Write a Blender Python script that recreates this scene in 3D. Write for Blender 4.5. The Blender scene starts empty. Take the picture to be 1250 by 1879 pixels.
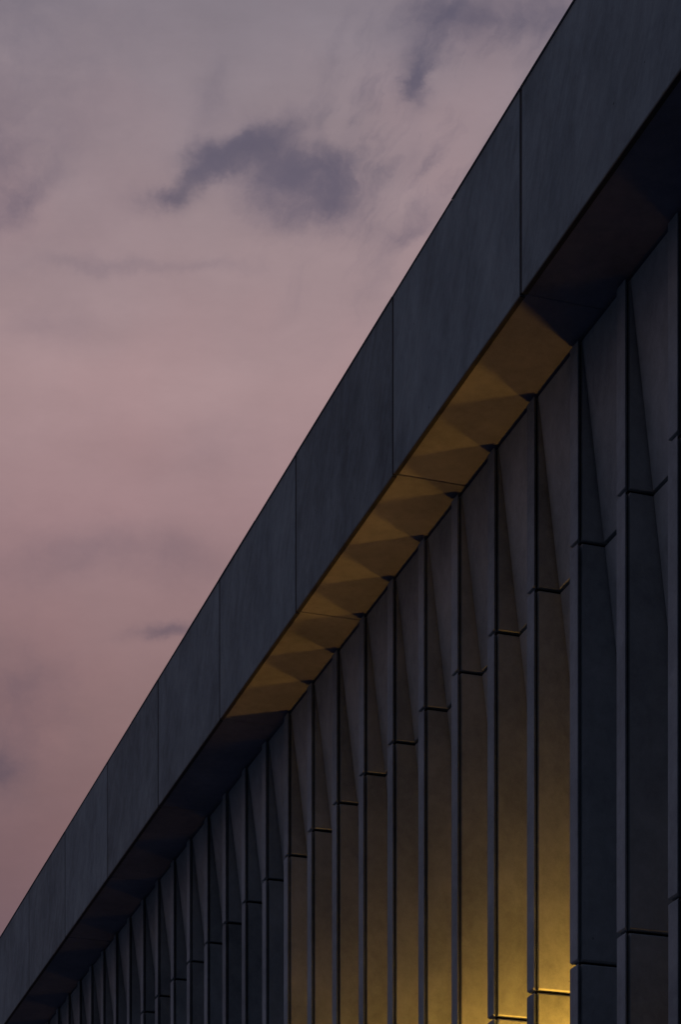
import bpy, bmesh, math, random
from mathutils import Vector

random.seed(7)
scene = bpy.context.scene
coll = scene.collection

# ------------------------------------------------------------------ camera
YAW = 0.3194                     # the lens looks 18 degrees off the facade line
EYE = 1.6
cam_data = bpy.data.cameras.new("camera")
cam_data.sensor_fit = 'VERTICAL'
cam_data.sensor_height = 36.0
cam_data.sensor_width = 24.0
cam_data.lens = 4200.0 / 1879.0 * 36.0
cam_data.shift_y = 2025.1 / 1879.0
cam_data.clip_end = 3000.0
cam = bpy.data.objects.new("camera", cam_data)
cam.location = (0, 0, EYE)
cam.rotation_euler = (math.pi / 2, 0, -YAW)
coll.objects.link(cam)
scene.camera = cam

# ------------------------------------------------------------------ exposure
scene.view_settings.view_transform = 'Standard'
scene.view_settings.look = 'None'
scene.view_settings.exposure = 0.0
scene.view_settings.gamma = 1.0
scene.view_settings.use_curve_mapping = False
scene.render.engine = 'CYCLES'
scene.cycles.use_denoising = True
scene.cycles.max_bounces = 8
scene.cycles.diffuse_bounces = 5


def srgb(h):
    c = [int(h[i:i + 2], 16) / 255 for i in (0, 2, 4)]
    return tuple(v / 12.92 if v <= .04045 else ((v + .055) / 1.055) ** 2.4 for v in c)


class NT:
    """small helper for building node trees"""
    def __init__(self, tree):
        self.t = tree
        self.t.nodes.clear()

    def n(self, typ, **kw):
        nd = self.t.nodes.new(typ)
        for k, v in kw.items():
            setattr(nd, k, v)
        return nd

    def put(self, sock, v):
        if hasattr(v, 'is_output'):
            self.t.links.new(v, sock)
        else:
            if isinstance(v, (tuple, list)) and len(v) == 3 and sock.type == 'RGBA':
                v = (*v, 1)
            sock.default_value = v

    def m(self, op, a, b=0.0, c=0.0, clamp=False):
        nd = self.n('ShaderNodeMath', operation=op)
        nd.use_clamp = clamp
        self.put(nd.inputs[0], a)
        self.put(nd.inputs[1], b)
        self.put(nd.inputs[2], c)
        return nd.outputs[0]

    def vm(self, op, a, b=(0, 0, 0)):
        nd = self.n('ShaderNodeVectorMath', operation=op)
        self.put(nd.inputs[0], a)
        self.put(nd.inputs[1], b)
        return nd.outputs['Value'] if op == 'DOT_PRODUCT' else nd.outputs[0]

    def xyz(self, x, y, z):
        nd = self.n('ShaderNodeCombineXYZ')
        for i, v in enumerate((x, y, z)):
            self.put(nd.inputs[i], v)
        return nd.outputs[0]

    def sep(self, v):
        nd = self.n('ShaderNodeSeparateXYZ')
        self.put(nd.inputs[0], v)
        return nd.outputs

    def noise(self, vec, scale, detail=4, rough=.55, dist=0.0):
        nd = self.n('ShaderNodeTexNoise')
        self.put(nd.inputs['Vector'], vec)
        nd.inputs['Scale'].default_value = scale
        nd.inputs['Detail'].default_value = detail
        nd.inputs['Roughness'].default_value = rough
        nd.inputs['Distortion'].default_value = dist
        return nd.outputs

    def ramp(self, fac, stops, interp='LINEAR'):
        nd = self.n('ShaderNodeValToRGB')
        nd.color_ramp.interpolation = interp
        e = nd.color_ramp.elements
        while len(e) < len(stops):
            e.new(.5)
        for el, (p, c) in zip(e, stops):
            el.position = p
            el.color = (*c, 1) if not isinstance(c, float) else (c, c, c, 1)
        self.put(nd.inputs[0], fac)
        return nd.outputs[0]

    def mix(self, fac, a, b, blend='MIX'):
        nd = self.n('ShaderNodeMix', data_type='RGBA', blend_type=blend)
        nd.clamp_factor = True
        self.put(nd.inputs[0], fac)
        self.put(nd.inputs[6], a)
        self.put(nd.inputs[7], b)
        return nd.outputs[2]


# ------------------------------------------------------------------ dusk sky
SUN_AZ = math.radians(22)        # afterglow behind the building, seen from its shaded side
SUN_EL = math.radians(1.5)
world = bpy.data.worlds.new("World")
scene.world = world
world.use_nodes = True
world.cycles.sampling_method = 'MANUAL'
world.cycles.sample_map_resolution = 256
w = NT(world.node_tree)
sky = w.n('ShaderNodeTexSky', sky_type='NISHITA')
sky.sun_disc = False
sky.sun_elevation = SUN_EL
sky.sun_rotation = SUN_AZ
sky.air_density = 1.4
sky.dust_density = 2.0
co = w.n('ShaderNodeTexCoord').outputs['Generated']
d = w.vm('NORMALIZE', co)
dx, dy, dz = w.sep(d)
FR = (math.sin(YAW), math.cos(YAW), 0)
RI = (math.cos(YAW), -math.sin(YAW), 0)
fw = w.vm('DOT_PRODUCT', d, FR)
ri = w.vm('DOT_PRODUCT', d, RI)
fwc = w.m('MAXIMUM', fw, .05)
U = w.m('MULTIPLY', w.m('DIVIDE', ri, fwc), 4.2)        # azimuth-wise place in the cloud sheet
V = w.m('MULTIPLY', w.m('DIVIDE', dz, fwc), 4.2)        # height-wise place in the cloud sheet
P0 = w.xyz(U, V, 0.0)
wn = w.noise(P0, 3.2, 3, .6)[1]
warp = w.vm('MULTIPLY', w.vm('SUBTRACT', wn, (.5, .5, .5)), (.12, .10, 0))
wn2 = w.noise(P0, 14.0, 4, .65)[1]
warp2 = w.vm('MULTIPLY', w.vm('SUBTRACT', wn2, (.5, .5, .5)), (.055, .055, 0))
P = w.vm('ADD', w.vm('ADD', P0, warp), warp2)
pu, pv, _ = w.sep(P)


def blob(px, py, rx, ry, ang, amp, power=1.0):
    """soft streak of cloud: centre, radii in thousandths of the sheet, tilt, strength"""
    cu, cv = (px - 625) / 1000, (2964.6 - py) / 1000
    a = math.radians(ang)
    u = w.m('SUBTRACT', pu, cu)
    v = w.m('SUBTRACT', pv, cv)
    s = w.m('ADD', w.m('MULTIPLY', u, math.cos(a) * 1000 / rx), w.m('MULTIPLY', v, math.sin(a) * 1000 / rx))
    t = w.m('ADD', w.m('MULTIPLY', u, -math.sin(a) * 1000 / ry), w.m('MULTIPLY', v, math.cos(a) * 1000 / ry))
    r2 = w.m('ADD', w.m('MULTIPLY', s, s), w.m('MULTIPLY', t, t))
    g = w.m('EXPONENT', w.m('MULTIPLY', r2, -1.0))
    return w.m('MULTIPLY', g, amp)


BLOBS = [
    (430, 268, 80, 30, 20, 1.05), (535, 312, 80, 42, -10, 1.35), (345, 330, 70, 18, 38, .70),
    (590, 345, 52, 52, -35, 1.05), (470, 360, 80, 38, -40, .50), (545, 385, 100, 40, 0, .38),
    (300, 365, 60, 22, 10, .35), (500, 225, 60, 40, 20, .28), (395, 165, 30, 60, -25, .30),
    (765, 145, 24, 75, -10, .80), (800, 25, 90, 50, 15, .50), (900, 50, 130, 60, 20, .50),
    (1010, 20, 60, 60, 0, .40), (690, 410, 55, 35, 50, .30), (770, 405, 75, 22, 38, .38),
    (735, 310, 60, 40, 20, .22), (30, 380, 80, 32, 38, .45), (-20, 310, 60, 60, 0, .40), (-40, 120, 330, 380, 0, .34), (-60, 1350, 190, 330, 0, .26),
    (190, 490, 120, 16, 0, .22), (370, 490, 90, 12, 0, .20),
    (315, 1157, 75, 15, 14, .60), (0, 1405, 45, 40, 20, .50), (130, 1010, 170, 55, 0, .22),
    (320, 1030, 110, 45, 0, .22), (40, 1280, 120, 90, 0, .18), (390, 830, 120, 60, 20, .12),
    (660, 240, 40, 60, -20, .14), (580, 215, 20, 45, -15, .25), (110, 600, 90, 45, 0, .16),
]
acc = None
for b in BLOBS:
    g = blob(*b)
    acc = g if acc is None else w.m('ADD', acc, g)
# combed-out wisps, leaning up to the right
wis = w.xyz(w.m('ADD', w.m('MULTIPLY', pu, .5), w.m('MULTIPLY', pv, .866)), w.m('SUBTRACT', w.m('MULTIPLY', pv, .5), w.m('MULTIPLY', pu, .866)), 0.0)
wis = w.noise(w.vm('MULTIPLY', wis, (5.0, 15.0, 1.0)), 1.0, 4, .6)[0]
wis = w.m('MULTIPLY', w.m('SUBTRACT', wis, .47), 2.6, clamp=True)
wis = w.m('MULTIPLY', wis, blob(770, 210, 210, 330, -25, .85))
acc = w.m('ADD', acc, wis)
tex = w.noise(P, 9.0, 5, .62)[0]
tex = w.m('MAXIMUM', w.m('ADD', w.m('MULTIPLY', tex, 2.0), -.04), 0.0)
front = w.m('MULTIPLY', w.m('SUBTRACT', fw, .1), 3.0, clamp=True)
dens = w.m('MULTIPLY', w.m('MULTIPLY', acc, tex), front)
dens = w.m('MULTIPLY', dens, w.m('ADD', .45, dens))
cloud = w.m('SUBTRACT', 1.0, w.m('EXPONENT', w.m('MULTIPLY', dens, -1.5)))
# the same kind of thin broken cloud all over the rest of the sky
pl = w.vm('DIVIDE', d, w.xyz(w.m('MAXIMUM', dz, .12), w.m('MAXIMUM', dz, .12), 1.0))
thin = w.noise(pl, 1.7, 3, .6)[0]
thin = w.m('MULTIPLY', w.m('SUBTRACT', thin, .50), 1.6, clamp=True)
cloud = w.m('MAXIMUM', cloud, w.m('MULTIPLY', thin, w.m('SUBTRACT', 1.0, front)), clamp=True)

mott = w.noise(P0, 1.6, 2, .5)[0]
el = w.m('ADD', dz, w.m('MULTIPLY', w.m('SUBTRACT', mott, .5), .05))
veil = w.ramp(el, [(0.0, srgb('555360')), (.27, srgb('735d66')), (.32, srgb('84686c')), (.37, srgb('907476')),
                   (.43, srgb('a3868a')), (.475, srgb('ad9295')), (.52, srgb('a38f94')), (.555, srgb('978a92')),
                   (.60, srgb('86808c')), (.75, srgb('7484a6')), (1.0, srgb('687fa8'))])
warmth = w.noise(w.xyz(U, V, 3.1), 2.2, 2, .55)[0]
veil = w.mix(w.m('MULTIPLY', w.m('SUBTRACT', warmth, .5), 1.6, clamp=True), veil, w.mix(1.0, veil, (1.12, .97, .96), 'MULTIPLY'))
# the sky away from the afterglow is dimmer and bluer
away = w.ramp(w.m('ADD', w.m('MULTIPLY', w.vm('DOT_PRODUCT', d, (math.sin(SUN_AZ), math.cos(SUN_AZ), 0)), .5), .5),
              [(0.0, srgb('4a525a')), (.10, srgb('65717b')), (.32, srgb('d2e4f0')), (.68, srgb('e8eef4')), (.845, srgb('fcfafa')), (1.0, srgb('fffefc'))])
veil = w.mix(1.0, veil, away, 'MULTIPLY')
sp = w.noise(w.vm('MULTIPLY', P0, (3.0, 6.0, 1.0)), 1.0, 5, .65)[0]
sp = w.m('ADD', .86, w.m('MULTIPLY', sp, .28))
veil = w.mix(1.0, veil, w.xyz(sp, sp, sp), 'MULTIPLY')
cloud_col = w.mix(.45, w.mix(1.0, veil, (.42, .47, .62), 'MULTIPLY'), srgb('504f62'))
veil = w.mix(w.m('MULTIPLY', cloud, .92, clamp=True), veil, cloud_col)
bg1 = w.n('ShaderNodeBackground')
w.put(bg1.inputs[0], sky.outputs[0])
bg1.inputs[1].default_value = 0.05
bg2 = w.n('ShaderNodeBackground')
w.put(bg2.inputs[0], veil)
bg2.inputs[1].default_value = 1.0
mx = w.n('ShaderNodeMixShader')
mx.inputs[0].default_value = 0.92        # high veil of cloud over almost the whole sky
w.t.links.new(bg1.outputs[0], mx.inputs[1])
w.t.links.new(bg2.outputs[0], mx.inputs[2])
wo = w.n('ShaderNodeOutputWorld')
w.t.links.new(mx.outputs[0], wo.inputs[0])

# ------------------------------------------------------------------ last of the sun, through the veil
sun_data = bpy.data.lights.new("sun", 'SUN')
sun_data.energy = 0.1
sun_data.angle = math.radians(25)
sun_data.color = (1.0, .80, .72)
sun = bpy.data.objects.new("sun", sun_data)
sdir = Vector((math.sin(SUN_AZ) * math.cos(.14), math.cos(SUN_AZ) * math.cos(.14), math.sin(.14)))
sun.rotation_euler = sdir.to_track_quat('Z', 'Y').to_euler()
sun.location = sdir * 60
coll.objects.link(sun)


# ------------------------------------------------------------------ materials
def new_mat(name):
    m = bpy.data.materials.new(name)
    m.use_nodes = True
    return m, NT(m.node_tree)


def concrete(name, base, streak=.28, sweep=.34, holes=.7, rough=.82, tone=.16, bump=.25):
    m, t = new_mat(name)
    pos = t.n('ShaderNodeNewGeometry').outputs['Position']
    rnd = t.n('ShaderNodeObjectInfo').outputs['Random']
    off = t.m('MULTIPLY', rnd, 37.0)
    p = t.vm('ADD', pos, t.xyz(off, off, 0.0))
    big = t.noise(p, .9, 5, .6)[0]
    # rain streaks running down
    wob = t.vm('MULTIPLY', t.vm('SUBTRACT', t.noise(p, 1.3, 3, .6)[1], (.5, .5, .5)), (.9, .9, .5))
    pw = t.vm('ADD', p, wob)
    st = t.noise(t.vm('MULTIPLY', pw, (3.2, 3.2, .55)), 1.0, 5, .62, .6)[0]
    st2 = t.noise(t.vm('MULTIPLY', pw, (11.0, 11.0, 1.6)), 1.0, 4, .65)[0]
    # trowel and form-release sweeps, leaning over
    x, y, z = t.sep(p)
    lean = t.xyz(x, t.m('ADD', t.m('MULTIPLY', y, .9), t.m('MULTIPLY', z, .55)),
                 t.m('SUBTRACT', t.m('MULTIPLY', z, .9), t.m('MULTIPLY', y, .55)))
    sw = t.noise(t.vm('MULTIPLY', lean, (3.0, 3.6, .8)), 1.0, 5, .68, 1.2)[0]
    fine = t.noise(p, 60.0, 4, .7)[0]
    mid = t.noise(p, 9.0, 5, .65)[0]

    def dev(s, k):
        return t.m('MULTIPLY', t.m('SUBTRACT', s, .5), k)
    v = t.m('ADD', dev(big, 1.1), dev(st, streak * 2.4))
    v = t.m('ADD', v, dev(st2, streak * .9))
    v = t.m('ADD', v, dev(sw, sweep * 2.4))
    v = t.m('ADD', v, dev(fine, .35))
    v = t.m('ADD', v, dev(mid, .5))
    v = t.m('ADD', v, dev(rnd, tone * 2))
    v = t.m('MAXIMUM', t.m('ADD', v, 1.0), .35)
    vor = t.n('ShaderNodeTexVoronoi', feature='F1')
    t.put(vor.inputs['Vector'], t.vm('MULTIPLY', p, (1.0, 1.0, .8)))
    vor.inputs['Scale'].default_value = 2.6
    hole = t.m('LESS_THAN', vor.outputs['Distance'], t.m('MULTIPLY', t.noise(p, 3.0, 2)[0], .046))
    v = t.m('MULTIPLY', v, t.m('SUBTRACT', 1.0, t.m('MULTIPLY', hole, holes)))
    hue = t.mix(big, base, tuple(c * k for c, k in zip(base, (1.10, 1.0, .92))))
    col = t.mix(1.0, hue, t.xyz(v, v, v), 'MULTIPLY')
    bs = t.n('ShaderNodeBsdfPrincipled')
    t.put(bs.inputs['Base Color'], col)
    t.put(bs.inputs['Roughness'], t.m('ADD', rough, dev(mid, .2)))
    bs.inputs['Specular IOR Level'].default_value = .3
    bp = t.n('ShaderNodeBump')
    bp.inputs['Strength'].default_value = bump
    bp.inputs['Distance'].default_value = .01
    h = t.m('ADD', t.m('MULTIPLY', mid, .7), t.m('MULTIPLY', fine, .3))
    t.put(bp.inputs['Height'], t.m('SUBTRACT', h, hole))
    t.t.links.new(bp.outputs[0], bs.inputs['Normal'])
    out = t.n('ShaderNodeOutputMaterial')
    t.t.links.new(bs.outputs[0], out.inputs[0])
    return m


def plain(name, col, rough=.6, metal=0.0, var=.25, scale=12.0):
    m, t = new_mat(name)
    pos = t.n('ShaderNodeNewGeometry').outputs['Position']
    nz = t.noise(pos, scale, 5, .6)[0]
    v = t.m('ADD', 1.0 - var / 2, t.m('MULTIPLY', nz, var))
    bs = t.n('ShaderNodeBsdfPrincipled')
    t.put(bs.inputs['Base Color'], t.mix(1.0, col, t.xyz(v, v, v), 'MULTIPLY'))
    bs.inputs['Roughness'].default_value = rough
    bs.inputs['Metallic'].default_value = metal
    out = t.n('ShaderNodeOutputMaterial')
    t.t.links.new(bs.outputs[0], out.inputs[0])
    return m


M_FASCIA = concrete('fascia_concrete', (.200, .258, .280))
M_FIN = concrete('fin_concrete', (.318, .368, .396), streak=.18, sweep=.12, holes=.35, tone=.11, bump=.15)
M_INFILL = concrete('infill_concrete', (.335, .385, .410), streak=.20, sweep=.16, holes=.35, tone=.12, bump=.15)
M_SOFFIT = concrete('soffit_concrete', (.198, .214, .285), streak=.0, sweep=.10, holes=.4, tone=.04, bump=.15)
M_JOINT = plain('joint_sealant', (.008, .0085, .010), .9)
M_DRIP = plain('bronze_drip_metal', (.020, .019, .018), .55, 0.0)
M_COPING = plain('coping_metal', (.16, .17, .185), .6)
M_ROOF = plain('roof_membrane', (.10, .10, .11), .9)
M_PAVING = plain('asphalt_paving', (.085, .100, .112), .9, 0, .5, 3.0)
M_HOUSING = plain('lamp_housing_metal', (.05, .05, .055), .4, .8)


# ------------------------------------------------------------------ mesh helpers
def obj(name, mesh, parent=None, kind=None):
    o = bpy.data.objects.new(name, mesh)
    coll.objects.link(o)
    if parent is not None:
        o.parent = parent
    if kind:
        o['kind'] = kind
    return o


def mesh_from(name, verts, faces, mat):
    me = bpy.data.meshes.new(name)
    me.from_pydata(verts, [], faces)
    bm = bmesh.new()
    bm.from_mesh(me)
    bmesh.ops.recalc_face_normals(bm, faces=bm.faces)
    bm.to_mesh(me)
    bm.free()
    me.materials.append(mat)
    return me


def rings_mesh(name, rings, mat):
    n = len(rings[0])
    verts = [v for r in rings for v in r]
    faces = []
    for k in range(len(rings) - 1):
        for i in range(n):
            j = (i + 1) % n
            faces.append((k * n + i, k * n + j, (k + 1) * n + j, (k + 1) * n + i))
    faces.append(tuple(range(n)))
    faces.append(tuple((len(rings) - 1) * n + i for i in range(n)))
    return mesh_from(name, verts, faces, mat)


def box_mesh(name, a, b, mat, bevel=0.0):
    x0, y0, z0 = a
    x1, y1, z1 = b
    bm = bmesh.new()
    vs = [bm.verts.new(p) for p in ((x0, y0, z0), (x1, y0, z0), (x1, y1, z0), (x0, y1, z0),
                                    (x0, y0, z1), (x1, y0, z1), (x1, y1, z1), (x0, y1, z1))]
    for f in ((0, 3, 2, 1), (4, 5, 6, 7), (0, 1, 5, 4), (1, 2, 6, 5), (2, 3, 7, 6), (3, 0, 4, 7)):
        bm.faces.new([vs[i] for i in f])
    if bevel:
        bmesh.ops.bevel(bm, geom=list(bm.edges), offset=bevel, segments=1, affect='EDGES', profile=.5)
    me = bpy.data.meshes.new(name)
    bm.to_mesh(me)
    bm.free()
    me.materials.append(mat)
    return me


# ------------------------------------------------------------------ ground
g = obj('ground', mesh_from('ground', [(-600, -600, 0), (600, -600, 0), (600, 600, 0), (-600, 600, 0)], [(0, 1, 2, 3)], M_PAVING), kind='structure')

# ------------------------------------------------------------------ the building
X1 = 8.0                                    # face of the fascia
X2 = 8.769                                  # face of the fins
S0, DS = 19.021, 3.4256                     # fascia joints along the facade
T0, DT = 17.6215, 1.0253                    # far edges of the fins along the facade
WS = .18                                    # width of a fin
ZT, ZB = 13.7201 + EYE, 11.879 + EYE        # top and foot of the fascia
ZJ = [0.0, 2.16 + EYE, 6.0728 + EYE, 9.9816 + EYE, 11.868 + EYE]   # joints in the fins
XB = 9.72                                   # back of the recesses
PANELS = range(-6, 12)
FINS = range(-17, 41)
Y_NEAR, Y_FAR = S0 + DS * PANELS[0], S0 + DS * (PANELS[-1] + 1)

building = bpy.data.objects.new('concrete_building', None)
building.location = (X1, S0, 0)
coll.objects.link(building)
building['label'] = 'dark concrete building with tall vertical fins and a deep overhanging fascia band'
building['category'] = 'building'
BX, BY = X1, S0


def part(name, mesh, loc, parent=None):
    o = obj(name, mesh, parent or building)
    base = (BX, BY, 0) if parent is None else None
    if base:
        o.location = (loc[0] - base[0], loc[1] - base[1], loc[2])
    else:
        o.location = loc
    return o


# fascia panels with their drip edges, the soffit panels under the overhang
gap = .046
sgap = .014
drip_me = box_mesh('drip_edge', (.003, gap / 2, ZB - .012), (.052, DS - gap / 2, ZB - .001), M_DRIP, .002)
soffit_me = box_mesh('soffit_panel', (.056, sgap / 2, ZB), (1.25, DS - sgap / 2, ZB + .14), M_SOFFIT, .006)
fascia_me = box_mesh('fascia_panel', (0, gap / 2, ZB + .0), (.053, DS - gap / 2, ZT), M_FASCIA, .004)
seal_me = box_mesh('joint_sealant', (.0015, -gap / 2 - .002, ZB + .004), (.045, gap / 2 + .002, ZT - .006), M_JOINT)
for i in PANELS:
    jog = random.uniform(-.0015, .0015)
    o = part('fascia_panel', fascia_me, (X1 + jog, S0 + DS * i, 0))
    o.rotation_euler = (random.uniform(-.0005, .0005), 0, random.uniform(-.0003, .0003))
    part('joint_sealant', seal_me, (X1 + jog, S0 + DS * i, 0))
    part('drip_edge', drip_me, (X1 + jog, S0 + DS * i, 0))
    s = part('soffit_panel', soffit_me, (X1, S0 + DS * i, random.uniform(0, .008)))
part('fascia_backing', box_mesh('fascia_backing', (0, 0, ZB + .15), (.22, Y_FAR - Y_NEAR - .02, ZT - .03), M_JOINT), (X1 + .085, Y_NEAR + .01, 0))
part('soffit_backing', box_mesh('soffit_backing', (0, 0, 0), (1.1, Y_FAR - Y_NEAR - .04, .2), M_JOINT), (X1 + .31, Y_NEAR + .02, ZB + .15))
# coping pieces along the top, their joints out of step with the panels
cop_len = DS * .5
cop_me = box_mesh('coping', (-.012, .004, 0), (.34, cop_len - .004, .010), M_COPING, .003)
k = 0
y = Y_NEAR
while y < Y_FAR - .1:
    o = part('coping', cop_me, (X1 + random.uniform(-.002, .002), y, ZT + .004 + random.uniform(-.001, .002)))
    y += cop_len


# fins: one run of precast lengths each, chamfered at the joints
def fin_profile(c):
    """plan of a fin, y = 0 at its near edge; c = how far the ends are drawn in"""
    nib, gw, gd = .005, .046, .052
    return [(c, WS - .006 - c), (c, .003 + c), (.003 + c, c), (nib + c, c), (nib + c, gd), (nib + gw, gd), (nib + gw, c),
            (XB - X2, c), (XB - X2, WS - c), (.006 + c, WS - c)]


def fin_seg(z0, z1):
    cb, ct = (.006 if z0 == ZJ[3] else .015), (.006 if z1 >= ZJ[3] else .015)
    gb, gt = (.018 if z0 == ZJ[3] else .014), (.018 if z1 >= ZJ[3] else .014)
    R = []
    for z, c in ((z0 + gb, cb), (z0 + gb + cb, 0), (z1 - gt - ct, 0), (z1 - gt, ct)):
        R.append([(x, y, z) for x, y in fin_profile(c)])
    return rings_mesh('fin_segment', R, M_FIN)


fin_meshes = [fin_seg(ZJ[k], ZJ[k + 1]) for k in range(4)]
core_me = box_mesh('fin', (.045, .045, 0.02), (XB - X2 - .05, WS - .04, ZJ[4] - .03), M_JOINT)


# infill: sheets that lean out from the back of each recess until flush with the fins under the soffit
def infill_x(z):
    return min(.036 + .1215 * (ZJ[4] - z), XB - X2 - .07)


LB = DT - WS


def infill_seg(z0, z1):
    ch, gp, side = .004, .020, .020
    R = []
    zs = [(z0 + gp, ch), (z0 + gp + ch, 0), (z1 - gp - ch, 0), (z1 - gp, ch)]
    if z1 == ZJ[4]:
        zs[2:] = [(z1 - .03, 0), (z1 - .022, .008)]
    kink = ZJ[4] - (XB - X2 - .07 - .036) / .1215
    if z0 < kink < z1:
        zs.insert(2, (kink, 0))
    for z, c in zs:
        x = infill_x(z) + c
        R.append([(x, side + c, z), (XB - X2 + .02, side + c, z), (XB - X2 + .02, LB - side - c, z), (x, LB - side - c, z)])
    return rings_mesh('infill_panel', R, M_INFILL)


infill_meshes = [infill_seg(ZJ[k], ZJ[k + 1]) for k in range(4)]


def bay_core():
    R = []
    for z in (.02, ZJ[4] - (XB - X2 - .07 - .036) / .1215, ZJ[4] - .05):
        x = infill_x(z) + .05
        R.append([(x, -.003, z), (XB - X2 + .08, -.003, z), (XB - X2 + .08, LB + .003, z), (x, LB + .003, z)])
    return rings_mesh('bay_backing', R, M_JOINT)


bay_me = bay_core()
for i in FINS:
    near = T0 + DT * i - WS
    f = part('fin', core_me, (X2, near, 0))
    for k in range(4):
        s = part('fin_segment', fin_meshes[k], (random.uniform(-.003, .003), random.uniform(-.003, .003), 0), f)
    b = part('bay_backing', bay_me, (X2, T0 + DT * i, 0))
    for k in range(4):
        part('infill_panel', infill_meshes[k], (random.uniform(-.003, .003), 0, 0), b)

# the rest of the block
L = Y_FAR - Y_NEAR
part('back_wall', box_mesh('back_wall', (0, .02, .0), (.25, L - .02, ZB + .1), M_INFILL), (XB + .1, Y_NEAR, 0))
part('roof_slab', box_mesh('roof_slab', (0, .02, 0), (15.0, L - .02, .3), M_ROOF), (X1 + .35, Y_NEAR, ZT - .5))
part('end_wall', box_mesh('end_wall', (0, 0, 0), (13.3, .3, ZT - .52), M_FASCIA), (XB + .36, Y_NEAR + .02, 0))
part('end_wall', box_mesh('end_wall', (0, 0, 0), (13.3, .3, ZT - .52), M_FASCIA), (XB + .36, Y_FAR - .32, 0))
part('rear_wall', box_mesh('rear_wall', (0, .33, 0), (.3, L - .33, ZT - .52), M_FASCIA), (XB + 13.35, Y_NEAR, 0))

# ------------------------------------------------------------------ uplights standing in the recesses
LAMP_Z = 4.7 + EYE
LAMP_P = .62                      # how deep in the recess
m_lens, t = new_mat('lamp_lens_glow')
em = t.n('ShaderNodeEmission')
em.inputs[0].default_value = (1.0, .62, .12, 1)
em.inputs[1].default_value = 4.0
out = t.n('ShaderNodeOutputMaterial')
t.t.links.new(em.outputs[0], out.inputs[0])


def ring(r, z, n=20):
    return [(r * math.cos(2 * math.pi * i / n), r * math.sin(2 * math.pi * i / n), z) for i in range(n)]


housing_me = rings_mesh('housing', [ring(.05, -.20), ring(.065, -.19), ring(.065, -.012), ring(.072, -.008), ring(.072, 0), ring(.062, 0), ring(.060, -.03)], M_HOUSING)
lens_me = rings_mesh('lens', [ring(.058, -.028), ring(.058, -.022)], m_lens)
bracket_me = box_mesh('bracket', (.06, -.02, -.16), (.235, .02, -.12), M_HOUSING, .003)
LAMP_COL = (1.0, .468, .058)


def uplight(i, power, label, group, drop=0.0):
    """in the recess on the near side of fin i"""
    y = T0 + DT * i - WS - LB / 2
    e = bpy.data.objects.new('uplight', None)
    coll.objects.link(e)
    e.location = (X2 + LAMP_P, y, LAMP_Z - drop)
    e['label'] = label
    e['category'] = 'lamp'
    e['group'] = group
    obj('housing', housing_me, e)
    obj('lens', lens_me, e)
    obj('bracket', bracket_me, e)
    ld = bpy.data.lights.new('uplight_glow', 'SPOT')
    ld.energy = power
    ld.color = LAMP_COL
    ld.spot_size = math.radians(172)
    ld.spot_blend = .35
    ld.shadow_soft_size = .065
    lo = bpy.data.objects.new('uplight_glow', ld)
    lo.rotation_euler = (math.pi, 0, 0)
    lo.location = (0, 0, .01)
    coll.objects.link(lo)
    lo.parent = e


POWER = 245.0
ORD = ('nearest', 'second', 'third', 'fourth', 'fifth', 'sixth', 'seventh', 'eighth', 'farthest')
for n, i in enumerate(range(3, 12)):
    which = ORD[n] + (' of the lit recesses' if n in (0, 8) else ' lit recess from the right')
    uplight(i, POWER * random.uniform(.9, 1.08), 'warm yellow uplight between concrete fins, in the ' + which, 'lit uplights between the fins')
uplight(1, POWER * .13, 'dim uplight in the dark recess to the right of the yellow glow', 'dim uplights between the fins', 2.6)
FAR = ('first', 'second', 'third', 'fourth', 'fifth', 'sixth', 'farthest')
for n, i in enumerate((12, 16, 18, 20, 22, 25, 27)):
    uplight(i, POWER * .13, 'dim uplight in a dark recess left of the glow, the ' + FAR[n] + ' one', 'dim uplights between the fins', 2.6)
